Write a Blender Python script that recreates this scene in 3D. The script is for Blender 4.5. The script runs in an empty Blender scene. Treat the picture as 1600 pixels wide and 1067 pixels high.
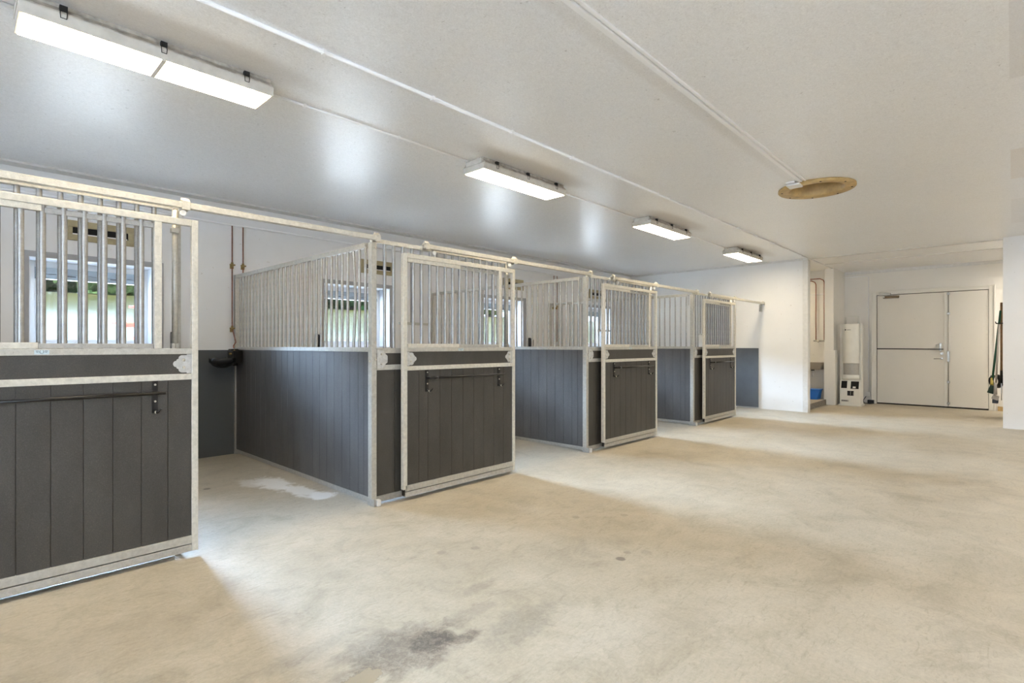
import bpy, bmesh, math, random
from mathutils import Vector, Matrix, noise
random.seed(7)
PI = math.pi
sc = bpy.context.scene
COL = sc.collection

# ---------------------------------------------------------------- camera
F = 828.2; VX = 1582.5; HOR = 540.0
cam_d = bpy.data.cameras.new('camera'); cam = bpy.data.objects.new('camera', cam_d); COL.objects.link(cam)
cam_d.sensor_width = 36; cam_d.lens = F / 1600 * 36
cam_d.shift_y = (HOR - 533.5) / 1600
theta = math.atan2(VX - 800, F)
cam.location = (0, 0, 1.32)
cam.rotation_euler = (PI / 2, 0, theta - PI / 2)
cam_d.clip_start = 0.05; cam_d.clip_end = 500
sc.camera = cam

# ---------------------------------------------------------------- colour management
sc.view_settings.view_transform = 'Standard'
sc.view_settings.look = 'None'
sc.view_settings.gamma = 1
sc.view_settings.use_curve_mapping = False
sc.view_settings.exposure = 1.08

SKY_FOCUS, SKY_GLOW, SKY_BASE = 14.0, 620.0, 2.5
# ---------------------------------------------------------------- world: bright overcast-blue sky
world = bpy.data.worlds.new('sky'); sc.world = world; world.use_nodes = True
wn = world.node_tree.nodes; wl = world.node_tree.links; wn.clear()
wo = wn.new('ShaderNodeOutputWorld'); wb = wn.new('ShaderNodeBackground')
# hazy sky, far brighter low over the meadow side (north, +Y) than overhead
wtc = wn.new('ShaderNodeTexCoord'); wsx = wn.new('ShaderNodeSeparateXYZ'); wl.new(wtc.outputs['Generated'], wsx.inputs[0])
def wmath(op, a_, b_, clamp=False):
    m_ = wn.new('ShaderNodeMath'); m_.operation = op; m_.use_clamp = clamp
    for i_, v_ in enumerate((a_, b_)):
        if v_ is None: continue
        if isinstance(v_, (int, float)): m_.inputs[i_].default_value = v_
        else: wl.new(v_, m_.inputs[i_])
    return m_.outputs[0]
lobe = wmath('POWER', wmath('MAXIMUM', wsx.outputs[1], 0.0), SKY_FOCUS)
high = wn.new('ShaderNodeMapRange'); high.interpolation_type = 'SMOOTHSTEP'; wl.new(wsx.outputs[2], high.inputs[0])
high.inputs[1].default_value = 0.05; high.inputs[2].default_value = 0.25; high.inputs[3].default_value = 0.25; high.inputs[4].default_value = 1.0
wl.new(wmath('ADD', wmath('MULTIPLY', wmath('MULTIPLY', lobe, high.outputs[0]), SKY_GLOW), SKY_BASE), wb.inputs['Strength'])
wb.inputs['Color'].default_value = (0.53, 0.715, 1.0, 1)
wl.new(wb.outputs[0], wo.inputs[0])
# sun stands behind the stable: it lights the meadow beyond the windows, not the room
sun_d = bpy.data.lights.new('sun', 'SUN'); sun = bpy.data.objects.new('sun', sun_d); COL.objects.link(sun)
sun_d.energy = 19.0; sun_d.angle = 0.02; sun_d.color = (1, 0.95, 0.85)
sun.location = (0, -20, 20)
sun.rotation_euler = (math.radians(38), 0, math.radians(80))

LAMP_STRENGTH = 19.0
LAMP_COLOR = (1.0, 0.83, 0.57, 1)

# ---------------------------------------------------------------- key dimensions (metres)
H = 3.05                 # ceiling
YB = 6.92                # back wall (windows)
YF = 3.85                # centre line of the stall fronts
XF = 11.62               # far cross wall
XE = 14.55               # end wall with double door
P = 3.015                # stall pitch
PX = [-0.618, 2.397, 5.412, 8.427]        # front posts / partitions
DR = [1.076, 4.017, 7.039, 10.048]        # right edges of the sliding doors
WX = [(-2.52, -1.49), (0.517, 1.548), (3.54, 4.60), (6.58, 7.632), (9.63, 10.69)]  # first opening is unseen, added to help light the ceiling
WZ = (1.30, 2.187)

# ================================================================ materials
def N(nt, t, **kw):
    n = nt.nodes.new(t)
    for k, v in kw.items():
        setattr(n, k, v)
    return n
def newmat(name):
    m = bpy.data.materials.new(name); m.use_nodes = True
    nt = m.node_tree; nt.nodes.clear()
    out = N(nt, 'ShaderNodeOutputMaterial'); b = N(nt, 'ShaderNodeBsdfPrincipled')
    nt.links.new(b.outputs[0], out.inputs[0])
    return m, nt, b
def ramp(nt, fac, stops):
    r = N(nt, 'ShaderNodeValToRGB'); nt.links.new(fac, r.inputs[0])
    e = r.color_ramp.elements
    while len(e) < len(stops): e.new(0.5)
    for i, (p, c) in enumerate(stops):
        e[i].position = p; e[i].color = (c[0], c[1], c[2], 1)
    return r.outputs[0]
def tex(nt, scale, detail=4, rough=0.55, sc3=(1, 1, 1), coord='Object', dist=0.0):
    tc = N(nt, 'ShaderNodeTexCoord'); mp = N(nt, 'ShaderNodeMapping')
    mp.inputs['Scale'].default_value = sc3
    if coord == 'World':
        g = N(nt, 'ShaderNodeNewGeometry'); nt.links.new(g.outputs['Position'], mp.inputs[0])
    else:
        nt.links.new(tc.outputs[coord], mp.inputs[0])
    n = N(nt, 'ShaderNodeTexNoise'); n.inputs['Scale'].default_value = scale
    n.inputs['Detail'].default_value = detail; n.inputs['Roughness'].default_value = rough
    n.inputs['Distortion'].default_value = dist
    nt.links.new(mp.outputs[0], n.inputs['Vector'])
    return n.outputs['Fac']
def bump(nt, b, h, strength=0.2, dist=0.01):
    bp = N(nt, 'ShaderNodeBump'); bp.inputs['Strength'].default_value = strength
    bp.inputs['Distance'].default_value = dist
    nt.links.new(h, bp.inputs['Height']); nt.links.new(bp.outputs[0], b.inputs['Normal'])
def mix(nt, f, a, b2, mode='MIX'):
    m = N(nt, 'ShaderNodeMix', data_type='RGBA', blend_type=mode)
    if isinstance(f, (int, float)): m.inputs[0].default_value = f
    else: nt.links.new(f, m.inputs[0])
    for i, v in ((6, a), (7, b2)):
        if isinstance(v, tuple): m.inputs[i].default_value = (v[0], v[1], v[2], 1)
        else: nt.links.new(v, m.inputs[i])
    return m.outputs[2]
def math_(nt, op, a, b2=None, clamp=False):
    m = N(nt, 'ShaderNodeMath', operation=op); m.use_clamp = clamp
    for i, v in enumerate((a, b2)):
        if v is None: continue
        if isinstance(v, (int, float)): m.inputs[i].default_value = v
        else: nt.links.new(v, m.inputs[i])
    return m.outputs[0]
def simple(name, col, rough=0.5, metal=0.0, var=0.0, vs=30, bs=0.0, coat=0.0):
    m, nt, b = newmat(name)
    b.inputs['Roughness'].default_value = rough; b.inputs['Metallic'].default_value = metal
    if var:
        lo = tuple(c * (1 - var) for c in col); hi = tuple(min(1, c * (1 + var)) for c in col)
        f = tex(nt, vs, 5)
        nt.links.new(ramp(nt, f, [(0.3, lo), (0.7, hi)]), b.inputs['Base Color'])
        if bs: bump(nt, b, f, bs, 0.004)
    else:
        b.inputs['Base Color'].default_value = (*col, 1)
    return m

# galvanised steel: dull zinc with a mottled spangle and faint rust specks
def galv(name, base, metal, rough):
    m, nt, b = newmat(name)
    f = tex(nt, 34, 6, 0.7); g = tex(nt, 260, 3, 0.6)
    c = ramp(nt, f, [(0.3, tuple(x * 0.80 for x in base)), (0.7, tuple(min(1, x * 1.14) for x in base))])
    sp = ramp(nt, g, [(0.30, (0.45, 0.38, 0.28)), (0.38, (1, 1, 1))])
    nt.links.new(mix(nt, 0.8, c, sp, 'MULTIPLY'), b.inputs['Base Color'])
    b.inputs['Metallic'].default_value = metal
    nt.links.new(math_(nt, 'ADD', math_(nt, 'MULTIPLY', f, 0.25), rough - 0.12), b.inputs['Roughness'])
    bump(nt, b, f, 0.06, 0.003)
    return m
M = {}
M['galv'] = galv('galvanised_steel', (0.53, 0.515, 0.465), 0.45, 0.44)
M['bar'] = galv('galvanised_bar_steel', (0.36, 0.35, 0.325), 0.5, 0.36)
M['plate'] = galv('zinc_sheet', (0.60, 0.60, 0.58), 0.35, 0.4)
M['galv_dark'] = galv('weathered_galvanised_steel', (0.44, 0.43, 0.40), 0.45, 0.45)
M['cream'] = galv('cream_galvanised_steel', (0.66, 0.63, 0.55), 0.25, 0.46)  # lighter, warmer zinc tone

# recycled plastic boards, grey-brown with fine pale specks, scuffs
def boards(name, base):
    m, nt, b = newmat(name)
    f = tex(nt, 5, 6, 0.65, (1, 1, 0.35)); g = tex(nt, 190, 2, 0.5); s = tex(nt, 9, 8, 0.75, (1, 1, 1), 'Object', 1.2)
    c = ramp(nt, f, [(0.3, tuple(x * 0.8 for x in base)), (0.72, tuple(x * 1.25 for x in base))])
    sp = ramp(nt, g, [(0.35, (0.75, 0.75, 0.75)), (0.66, (1.1, 1.1, 1.1)), (0.74, (1.7, 1.7, 1.7))])
    c = mix(nt, 0.9, c, sp, 'MULTIPLY')
    c = mix(nt, math_(nt, 'MULTIPLY', ramp(nt, s, [(0.66, (0, 0, 0)), (0.74, (1, 1, 1))]), 0.22), c, (0.3, 0.3, 0.29))
    nt.links.new(c, b.inputs['Base Color'])
    b.inputs['Roughness'].default_value = 0.46
    bump(nt, b, g, 0.12, 0.002)
    return m
M['board'] = boards('grey_brown_plastic_boards', (0.055, 0.049, 0.040))
M['board_window_lit'] = boards('window_lit_plastic_boards', (0.092, 0.090, 0.090))  # same planks, with bluish window light mixed into the colour

# painted wall: off white with fine relief
def wallmat(name, base, dado=False, seams=0.0):
    m, nt, b = newmat(name)
    f = tex(nt, 1.3, 4, 0.6, (1, 1, 1), 'World'); g = tex(nt, 70, 4, 0.7, (1, 1, 1), 'World')
    c = ramp(nt, f, [(0.3, tuple(x * 0.95 for x in base)), (0.7, base)])
    sp = ramp(nt, tex(nt, 22, 2, 0.5, (1, 1, 1), 'World'), [(0.24, (0.72, 0.69, 0.64)), (0.27, (1, 1, 1))])
    c = mix(nt, 0.6, c, sp, 'MULTIPLY')
    if dado:
        geo = N(nt, 'ShaderNodeNewGeometry'); sx = N(nt, 'ShaderNodeSeparateXYZ'); nt.links.new(geo.outputs['Position'], sx.inputs[0])
        low = math_(nt, 'LESS_THAN', sx.outputs[2], 1.268)
        c = mix(nt, low, c, (0.075, 0.083, 0.088))
    nt.links.new(c, b.inputs['Base Color'])
    b.inputs['Roughness'].default_value = 0.55
    bump(nt, b, g, 0.15, 0.003)
    return m
M['wall'] = wallmat('white_painted_wall', (0.84, 0.84, 0.83))
M['wall_dado'] = wallmat('white_wall_with_grey_lower_paint', (0.82, 0.82, 0.82), True)
M['wall_warm'] = wallmat('ivory_painted_wall', (0.80, 0.775, 0.72))
M['grey_paint'] = simple('grey_painted_board', (0.115, 0.125, 0.135), 0.42, 0, 0.12, 4)
M['casing'] = simple('grey_window_surround', (0.36, 0.36, 0.37), 0.5, 0, 0.05, 10)
M['white_trim'] = simple('white_trim', (0.70, 0.69, 0.66), 0.45, 0, 0.06, 20)
M['pvc'] = simple('white_window_plastic', (0.82, 0.84, 0.86), 0.3)
M['pvc_grey'] = simple('grey_window_head', (0.33, 0.40, 0.46), 0.35)
M['black'] = simple('black_painted_steel', (0.012, 0.011, 0.010), 0.32, 0.3)
M['black_plastic'] = simple('black_plastic', (0.013, 0.014, 0.016), 0.35)
M['dark'] = simple('dark_void', (0.010, 0.009, 0.008), 0.9)
M['iron'] = simple('dark_enamelled_iron', (0.03, 0.033, 0.038), 0.25, 0.4)
M['copper'] = simple('copper', (0.30, 0.13, 0.085), 0.4, 0.7, 0.3, 40)
M['brass'] = simple('brass', (0.35, 0.25, 0.10), 0.4, 0.8, 0.3, 40)
M['bolt'] = simple('zinc_bolt', (0.62, 0.58, 0.50), 0.3, 0.8)
M['ply'] = simple('plywood', (0.50, 0.34, 0.14), 0.5, 0, 0.22, 14, 0.1)
M['ply_shaded'] = simple('plywood_shaft_shade', (0.20, 0.11, 0.035), 0.4, 0, 0.3, 10, 0.1)  # darker plywood copy, shade of the shaft put into the colour
M['vent_wood'] = simple('varnished_board', (0.36, 0.30, 0.17), 0.5, 0, 0.12, 18)
M['white_plastic'] = simple('white_plastic', (0.74, 0.73, 0.70), 0.35)
M['conduit'] = simple('white_conduit', (0.93, 0.93, 0.93), 0.35)
M['lamp_body'] = simple('grey_lamp_housing', (0.56, 0.53, 0.475), 0.5, 0, 0.1, 15)
M['lamp_dirt'] = simple('dirty_lamp_flange', (0.40, 0.36, 0.30), 0.6, 0, 0.35, 18)
M['door_paint'] = wallmat('cream_painted_door', (0.76, 0.725, 0.65))
M['door_frame'] = wallmat('cream_door_frame', (0.80, 0.775, 0.71))
M['bronze'] = simple('bronze_closer', (0.14, 0.095, 0.05), 0.4, 0.6, 0.3, 20)
M['steel'] = simple('brushed_steel', (0.42, 0.40, 0.36), 0.3, 0.8)
M['basin'] = simple('stainless_basin', (0.30, 0.27, 0.23), 0.4, 0.5)
M['blue'] = simple('blue_plastic', (0.005, 0.13, 0.50), 0.35)
M['heater'] = simple('ivory_enamel', (0.74, 0.73, 0.67), 0.35, 0, 0.04, 6)
M['mesh_grey'] = simple('perforated_grey_sheet', (0.40, 0.385, 0.35), 0.6, 0, 0.25, 160)
M['green'] = simple('green_handle', (0.02, 0.10, 0.06), 0.4)
M['wood'] = simple('wooden_handle', (0.30, 0.17, 0.075), 0.6, 0, 0.25, 20)
M['greyhandle'] = simple('grey_handle', (0.36, 0.33, 0.30), 0.5)
M['yellow'] = simple('yellow_ferrule', (0.65, 0.50, 0.12), 0.45)
M['dkgreen'] = simple('dark_green_bristle', (0.02, 0.045, 0.035), 0.8)
M['redwood'] = simple('red_stained_wood', (0.28, 0.05, 0.025), 0.6, 0, 0.2, 8)
M['sticker'] = simple('pale_blue_sticker', (0.55, 0.66, 0.70), 0.4)
M['ink'] = simple('dark_ink', (0.05, 0.06, 0.07), 0.5)
M['bark'] = simple('bark', (0.06, 0.045, 0.03), 0.9, 0, 0.3, 8)
M['concrete_step'] = simple('grey_concrete', (0.42, 0.38, 0.32), 0.8, 0, 0.12, 20, 0.2)
M['step_face'] = simple('dark_step_face', (0.17, 0.155, 0.13), 0.8, 0, 0.3, 25, 0.2)
M['gravel'] = simple('bounce_gravel', (0.72, 0.73, 0.74), 0.9, 0, 0.12, 20)  # pale surface of the added light-bouncing ground
M['roof'] = simple('roof_deck', (0.2, 0.2, 0.2), 0.9)

def lampmat(color=None):
    m = bpy.data.materials.new('lit_diffuser'); m.use_nodes = True
    nt = m.node_tree; nt.nodes.clear()
    out = N(nt, 'ShaderNodeOutputMaterial'); e = N(nt, 'ShaderNodeEmission')
    e.inputs['Color'].default_value = color or LAMP_COLOR; e.inputs['Strength'].default_value = LAMP_STRENGTH
    nt.links.new(e.outputs[0], out.inputs[0]); return m
M['diffuser'] = lampmat()
M['diffuser_added'] = lampmat((1.0, 0.92, 0.81, 1)); M['diffuser_added'].name = 'added_lamp_diffuser'  # glow of the added unseen lamps only

def glassmat():
    m = bpy.data.materials.new('window_glass'); m.use_nodes = True
    nt = m.node_tree; nt.nodes.clear()
    out = N(nt, 'ShaderNodeOutputMaterial'); t = N(nt, 'ShaderNodeBsdfTransparent'); g = N(nt, 'ShaderNodeBsdfGlossy')
    g.inputs['Roughness'].default_value = 0.02
    t.inputs[0].default_value = (0.95, 0.97, 0.97, 1)
    mx = N(nt, 'ShaderNodeMixShader'); mx.inputs[0].default_value = 0.05
    nt.links.new(t.outputs[0], mx.inputs[1]); nt.links.new(g.outputs[0], mx.inputs[2]); nt.links.new(mx.outputs[0], out.inputs[0])
    return m
M['glass'] = glassmat()

# helper: soft blob mask around a world XY point, edge broken up by noise
def blob(nt, px, py, rx, ry, nz, amp=0.6, soft=0.35):
    geo = N(nt, 'ShaderNodeNewGeometry'); sx = N(nt, 'ShaderNodeSeparateXYZ'); nt.links.new(geo.outputs['Position'], sx.inputs[0])
    dx = math_(nt, 'DIVIDE', math_(nt, 'SUBTRACT', sx.outputs[0], px), rx)
    dy = math_(nt, 'DIVIDE', math_(nt, 'SUBTRACT', sx.outputs[1], py), ry)
    d = math_(nt, 'SQRT', math_(nt, 'ADD', math_(nt, 'MULTIPLY', dx, dx), math_(nt, 'MULTIPLY', dy, dy)))
    d = math_(nt, 'ADD', d, math_(nt, 'MULTIPLY', math_(nt, 'SUBTRACT', nz, 0.5), amp * 2))
    mr = N(nt, 'ShaderNodeMapRange'); mr.interpolation_type = 'SMOOTHSTEP'
    nt.links.new(d, mr.inputs[0]); mr.inputs[1].default_value = 1.0 - soft; mr.inputs[2].default_value = 1.0 + soft
    mr.inputs[3].default_value = 1; mr.inputs[4].default_value = 0
    return mr.outputs[0]

def floormat():
    m, nt, b = newmat('worn_concrete_floor')
    a = tex(nt, 0.55, 7, 0.62, (1, 1, 1), 'World', 0.6)
    c1 = tex(nt, 3.2, 9, 0.72, (1, 1, 1), 'World', 0.8)
    c2 = tex(nt, 55, 6, 0.75, (1, 1, 1), 'World')
    c3 = tex(nt, 9, 8, 0.75, (1.0, 3.2, 1), 'World', 1.5)
    col = ramp(nt, a, [(0.30, (0.375, 0.322, 0.238)), (0.5, (0.455, 0.403, 0.315)), (0.70, (0.51, 0.463, 0.38))])
    col = mix(nt, 0.85, col, ramp(nt, c1, [(0.28, (0.66, 0.64, 0.59)), (0.50, (0.97, 0.97, 0.96)), (0.72, (1.14, 1.14, 1.15))]), 'MULTIPLY')
    col = mix(nt, 0.7, col, ramp(nt, c3, [(0.30, (0.68, 0.66, 0.61)), (0.46, (1, 1, 1)), (0.72, (1.08, 1.08, 1.08))]), 'MULTIPLY')
    col = mix(nt, 0.8, col, ramp(nt, c2, [(0.3, (0.84, 0.84, 0.84)), (0.7, (1.1, 1.1, 1.1))]), 'MULTIPLY')
    nzb = tex(nt, 2.6, 7, 0.65, (1, 1, 1), 'World', 0.5)
    nzf = tex(nt, 9, 7, 0.7, (1, 1, 1), 'World', 0.6)
    # dark damp stain and its neighbours near the camera
    grit = ramp(nt, tex(nt, 38, 8, 0.8, (1, 1, 1), 'World', 0.8), [(0.36, (0.35, 0.35, 0.35)), (0.58, (1, 1, 1))])
    for (x, y, rx, ry, am, k, cc) in [
            (1.38, 1.90, 0.24, 0.15, 1.1, 0.85, (0.16, 0.13, 0.10)), (1.49, 1.89, 0.10, 0.08, 0.9, 0.95, (0.085, 0.07, 0.056)), (1.28, 2.05, 0.17, 0.10, 1.2, 0.5, (0.17, 0.145, 0.115)),
            (1.61, 1.80, 0.07, 0.045, 0.9, 0.85, (0.12, 0.10, 0.08)), (1.86, 1.70, 0.22, 0.11, 1.3, 0.5, (0.19, 0.17, 0.14)), (1.75, 1.95, 0.16, 0.05, 1.2, 0.4, (0.22, 0.19, 0.15)),
            (1.16, 1.93, 0.16, 0.05, 1.0, 0.45, (0.18, 0.15, 0.11)), (1.98, 2.12, 0.12, 0.04, 1.0, 0.4, (0.2, 0.17, 0.13)), (1.05, 2.2, 0.22, 0.06, 1.2, 0.3, (0.2, 0.18, 0.15)),
            (2.42, 1.15, 0.30, 0.12, 1.1, 0.2, (0.25, 0.21, 0.16)), (0.55, 2.9, 0.45, 0.25, 1.1, 0.28, (0.28, 0.23, 0.17))]:
        m_ = math_(nt, 'MULTIPLY', blob(nt, x, y, rx, ry, nzf, am, 0.4), k)
        col = mix(nt, math_(nt, 'MULTIPLY', m_, grit), col, cc)
    for (x, y, r, k) in [(2.849, 1.765, 0.030, 0.75), (2.965, 1.79, 0.026, 0.3), (3.05, 1.70, 0.035, 0.2), (3.303, 2.443, 0.028, 0.35),
                         (2.35, 2.55, 0.03, 0.3), (2.15, 2.65, 0.03, 0.25), (3.6, 2.2, 0.03, 0.3), (1.62, 5.4, 0.03, 0.8)]:
        col = mix(nt, math_(nt, 'MULTIPLY', blob(nt, x, y, r, r, nzf, 0.5, 0.2), k), col, (0.13, 0.11, 0.09))
    # pale lime residue on the floor of the first stall
    for (x, y, rx, ry, k) in [(2.12, 5.15, 0.13, 0.30, 0.9), (2.18, 4.72, 0.10, 0.25, 0.8), (2.24, 4.42, 0.11, 0.13, 0.95), (1.98, 5.3, 0.1, 0.2, 0.5)]:
        col = mix(nt, math_(nt, 'MULTIPLY', blob(nt, x, y, rx, ry, nzf, 0.9, 0.3), k), col, (0.80, 0.80, 0.79))
    # chipped screed: a paler flake with a dark broken rim
    nzc = tex(nt, 16, 8, 0.75, (1, 1, 1), 'World', 0.5)
    for (x, y, rx, ry) in [(1.10, 1.87, 0.10, 0.05)]:
        inner = blob(nt, x, y, rx, ry, nzc, 1.5, 0.03)
        outer = blob(nt, x, y, rx * 1.08, ry * 1.08, nzc, 1.5, 0.05)
        col = mix(nt, math_(nt, 'MULTIPLY', outer, 0.6), col, (0.10, 0.08, 0.055))
        col = mix(nt, math_(nt, 'MULTIPLY', inner, 0.85), col, (0.37, 0.305, 0.205))
    nt.links.new(col, b.inputs['Base Color'])
    rr = ramp(nt, c1, [(0.3, (0.42, 0.42, 0.42)), (0.7, (0.66, 0.66, 0.66))])
    nt.links.new(rr, b.inputs['Roughness'])
    bump(nt, b, c2, 0.12, 0.004)
    return m
M['floor'] = floormat()

def ceilmat():
    m, nt, b = newmat('white_painted_chipboard_ceiling')
    a = tex(nt, 0.8, 4, 0.6, (1, 1, 1), 'World'); f = tex(nt, 42, 7, 0.8, (1, 1, 1), 'World', 2.0)
    sp = tex(nt, 30, 3, 0.6, (1, 1, 1), 'World', 1.0)
    col = ramp(nt, a, [(0.3, (0.86, 0.86, 0.86)), (0.7, (0.89, 0.89, 0.89))])
    col = mix(nt, 0.8, col, ramp(nt, f, [(0.28, (0.74, 0.73, 0.72)), (0.42, (0.88, 0.875, 0.87)), (0.6, (1.05, 1.05, 1.05))]), 'MULTIPLY')
    col = mix(nt, 0.55, col, ramp(nt, sp, [(0.27, (0.40, 0.38, 0.36)), (0.31, (1, 1, 1))]), 'MULTIPLY')
    nz = tex(nt, 2.2, 4, 0.6, (1, 1, 1), 'World')
    # brown dust streaks that gathered on the ceiling beside every lamp and along the conduit
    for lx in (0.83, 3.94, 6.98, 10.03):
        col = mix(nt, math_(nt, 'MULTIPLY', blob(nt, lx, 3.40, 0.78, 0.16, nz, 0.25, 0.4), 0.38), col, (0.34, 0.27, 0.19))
    col = mix(nt, math_(nt, 'MULTIPLY', blob(nt, 3.4, 1.70, 2.6, 0.045, nz, 0.4, 0.6), 0.14), col, (0.5, 0.42, 0.33))
    # repainted patches on the right
    geo = N(nt, 'ShaderNodeNewGeometry'); sx = N(nt, 'ShaderNodeSeparateXYZ'); nt.links.new(geo.outputs['Position'], sx.inputs[0])
    for (x0, x1, cc, k) in [(2.6, 4.72, (0.56, 0.53, 0.51), 0.28), (6.43, 7.56, (0.66, 0.56, 0.46), 0.35), (8.6, 10.3, (0.62, 0.58, 0.54), 0.2)]:
        ma = math_(nt, 'MULTIPLY', math_(nt, 'MULTIPLY', math_(nt, 'GREATER_THAN', sx.outputs[0], x0), math_(nt, 'LESS_THAN', sx.outputs[0], x1)), math_(nt, 'LESS_THAN', sx.outputs[1], 0.015))
        ma = math_(nt, 'MULTIPLY', ma, math_(nt, 'GREATER_THAN', sx.outputs[1], -1.2))
        col = mix(nt, math_(nt, 'MULTIPLY', ma, k), col, cc)
    nt.links.new(col, b.inputs['Base Color'])
    b.inputs['Roughness'].default_value = 0.30
    b.inputs['Specular IOR Level'].default_value = 0.8
    bump(nt, b, f, 0.20, 0.004)
    return m
M['ceiling'] = ceilmat()

def grassmat():
    m, nt, b = newmat('meadow_grass')
    a = tex(nt, 0.5, 6, 0.7, (1, 1, 1), 'World'); f = tex(nt, 6, 6, 0.8, (1, 1, 1), 'World')
    col = ramp(nt, a, [(0.3, (0.013, 0.018, 0.0025)), (0.7, (0.030, 0.031, 0.006))])
    col = mix(nt, 0.9, col, ramp(nt, f, [(0.3, (0.6, 0.6, 0.6)), (0.7, (1.25, 1.25, 1.25))]), 'MULTIPLY')
    nt.links.new(col, b.inputs['Base Color']); b.inputs['Roughness'].default_value = 0.95
    b.inputs['Specular IOR Level'].default_value = 0.1
    return m
M['grass'] = grassmat()
def leafmat(name, c0, c1):
    m, nt, b = newmat(name)
    f = tex(nt, 2.2, 7, 0.85)
    nt.links.new(ramp(nt, f, [(0.33, c0), (0.68, c1)]), b.inputs['Base Color'])
    b.inputs['Roughness'].default_value = 0.9; b.inputs['Specular IOR Level'].default_value = 0.1
    bump(nt, b, f, 1.0, 0.4)
    return m
M['leaf_dark'] = leafmat('dark_tree_leaves', (0.035, 0.075, 0.035), (0.15, 0.25, 0.11))
M['leaf_light'] = leafmat('light_tree_leaves', (0.09, 0.16, 0.04), (0.38, 0.48, 0.15))

# ================================================================ mesh builder
class MB:
    def __init__(s): s.bm = bmesh.new()
    def box(s, x0, x1, y0, y1, z0, z1, rot=None):
        vs = [s.bm.verts.new((x, y, z)) for x in (x0, x1) for y in (y0, y1) for z in (z0, z1)]
        for f in ((0, 1, 3, 2), (4, 6, 7, 5), (0, 4, 5, 1), (2, 3, 7, 6), (0, 2, 6, 4), (1, 5, 7, 3)):
            s.bm.faces.new([vs[i] for i in f])
        if rot is not None:
            c = Vector(((x0 + x1) / 2, (y0 + y1) / 2, (z0 + z1) / 2))
            bmesh.ops.rotate(s.bm, verts=vs, cent=c, matrix=rot)
        return s
    def tube(s, pts, r, seg=12, caps=True):
        pts = [Vector(p) for p in pts]; rings = []
        rr = r if isinstance(r, (list, tuple)) else [r] * len(pts)
        up = None
        for i, p in enumerate(pts):
            if i == 0: d = pts[1] - p
            elif i == len(pts) - 1: d = p - pts[i - 1]
            else: d = (pts[i + 1] - p).normalized() + (p - pts[i - 1]).normalized()
            d.normalize()
            if up is None:
                up = Vector((0, 0, 1)) if abs(d.z) < 0.9 else Vector((1, 0, 0))
            a = up.cross(d).normalized(); b = d.cross(a); up = b if b.length else up
            rings.append([s.bm.verts.new(p + (a * math.cos(t * 2 * PI / seg) + b * math.sin(t * 2 * PI / seg)) * rr[i]) for t in range(seg)])
        for i in range(len(rings) - 1):
            for t in range(seg):
                f = s.bm.faces.new([rings[i][t], rings[i][(t + 1) % seg], rings[i + 1][(t + 1) % seg], rings[i + 1][t]]); f.smooth = True
        if caps:
            s.bm.faces.new(rings[0][::-1]); s.bm.faces.new(rings[-1])
        return s
    def prism(s, pts, axis, a0, a1):
        # pts 2D in the plane normal to axis ('x': (y,z), 'y': (x,z), 'z': (x,y))
        def P3(p, a): return {'x': (a, p[0], p[1]), 'y': (p[0], a, p[1]), 'z': (p[0], p[1], a)}[axis]
        A = [s.bm.verts.new(P3(p, a0)) for p in pts]; B = [s.bm.verts.new(P3(p, a1)) for p in pts]
        n = len(pts)
        s.bm.faces.new(A); s.bm.faces.new(B[::-1])
        for i in range(n): s.bm.faces.new([A[i], B[i], B[(i + 1) % n], A[(i + 1) % n]])
        return s
    def lathe(s, prof, cx=0, cy=0, seg=32, smooth=True, closed=False):
        rings = []
        for (r, z) in prof:
            rings.append([s.bm.verts.new((cx + r * math.cos(t * 2 * PI / seg), cy + r * math.sin(t * 2 * PI / seg), z)) for t in range(seg)])
        n = len(rings)
        for i in range(n if closed else n - 1):
            for t in range(seg):
                f = s.bm.faces.new([rings[i][t], rings[i][(t + 1) % seg], rings[(i + 1) % n][(t + 1) % seg], rings[(i + 1) % n][t]]); f.smooth = smooth
        return s
    def build(s, name, mat, parent=None, bevel=0.0, loc=None):
        bmesh.ops.recalc_face_normals(s.bm, faces=s.bm.faces)
        me = bpy.data.meshes.new(name); s.bm.to_mesh(me); s.bm.free()
        o = bpy.data.objects.new(name, me); COL.objects.link(o)
        me.materials.append(M[mat] if isinstance(mat, str) else mat)
        if parent: o.parent = parent
        if loc: o.location = loc
        if bevel:
            md = o.modifiers.new('edge', 'BEVEL'); md.width = bevel; md.segments = 2; md.limit_method = 'ANGLE'; md.angle_limit = math.radians(50)
        return o
def tag(o, label=None, cat=None, group=None, kind=None):
    if label: o['label'] = label
    if cat: o['category'] = cat
    if group: o['group'] = group
    if kind: o['kind'] = kind
    return o
def empty(name, loc, label=None, cat=None, group=None, kind=None):
    o = bpy.data.objects.new(name, None); COL.objects.link(o); o.location = loc; o.empty_display_size = 0.1
    return tag(o, label, cat, group, kind)
def copy_tree(o, parent=None):
    c = o.copy(); COL.objects.link(c)
    if parent: c.parent = parent
    for ch in list(o.children): copy_tree(ch, c)
    return c
def like(o, name, loc, parent):
    c = o.copy(); c.name = name; COL.objects.link(c); c.parent = parent; c.location = loc
    return c
def S(o, label=None): return tag(o, label, None, None, 'structure')

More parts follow.
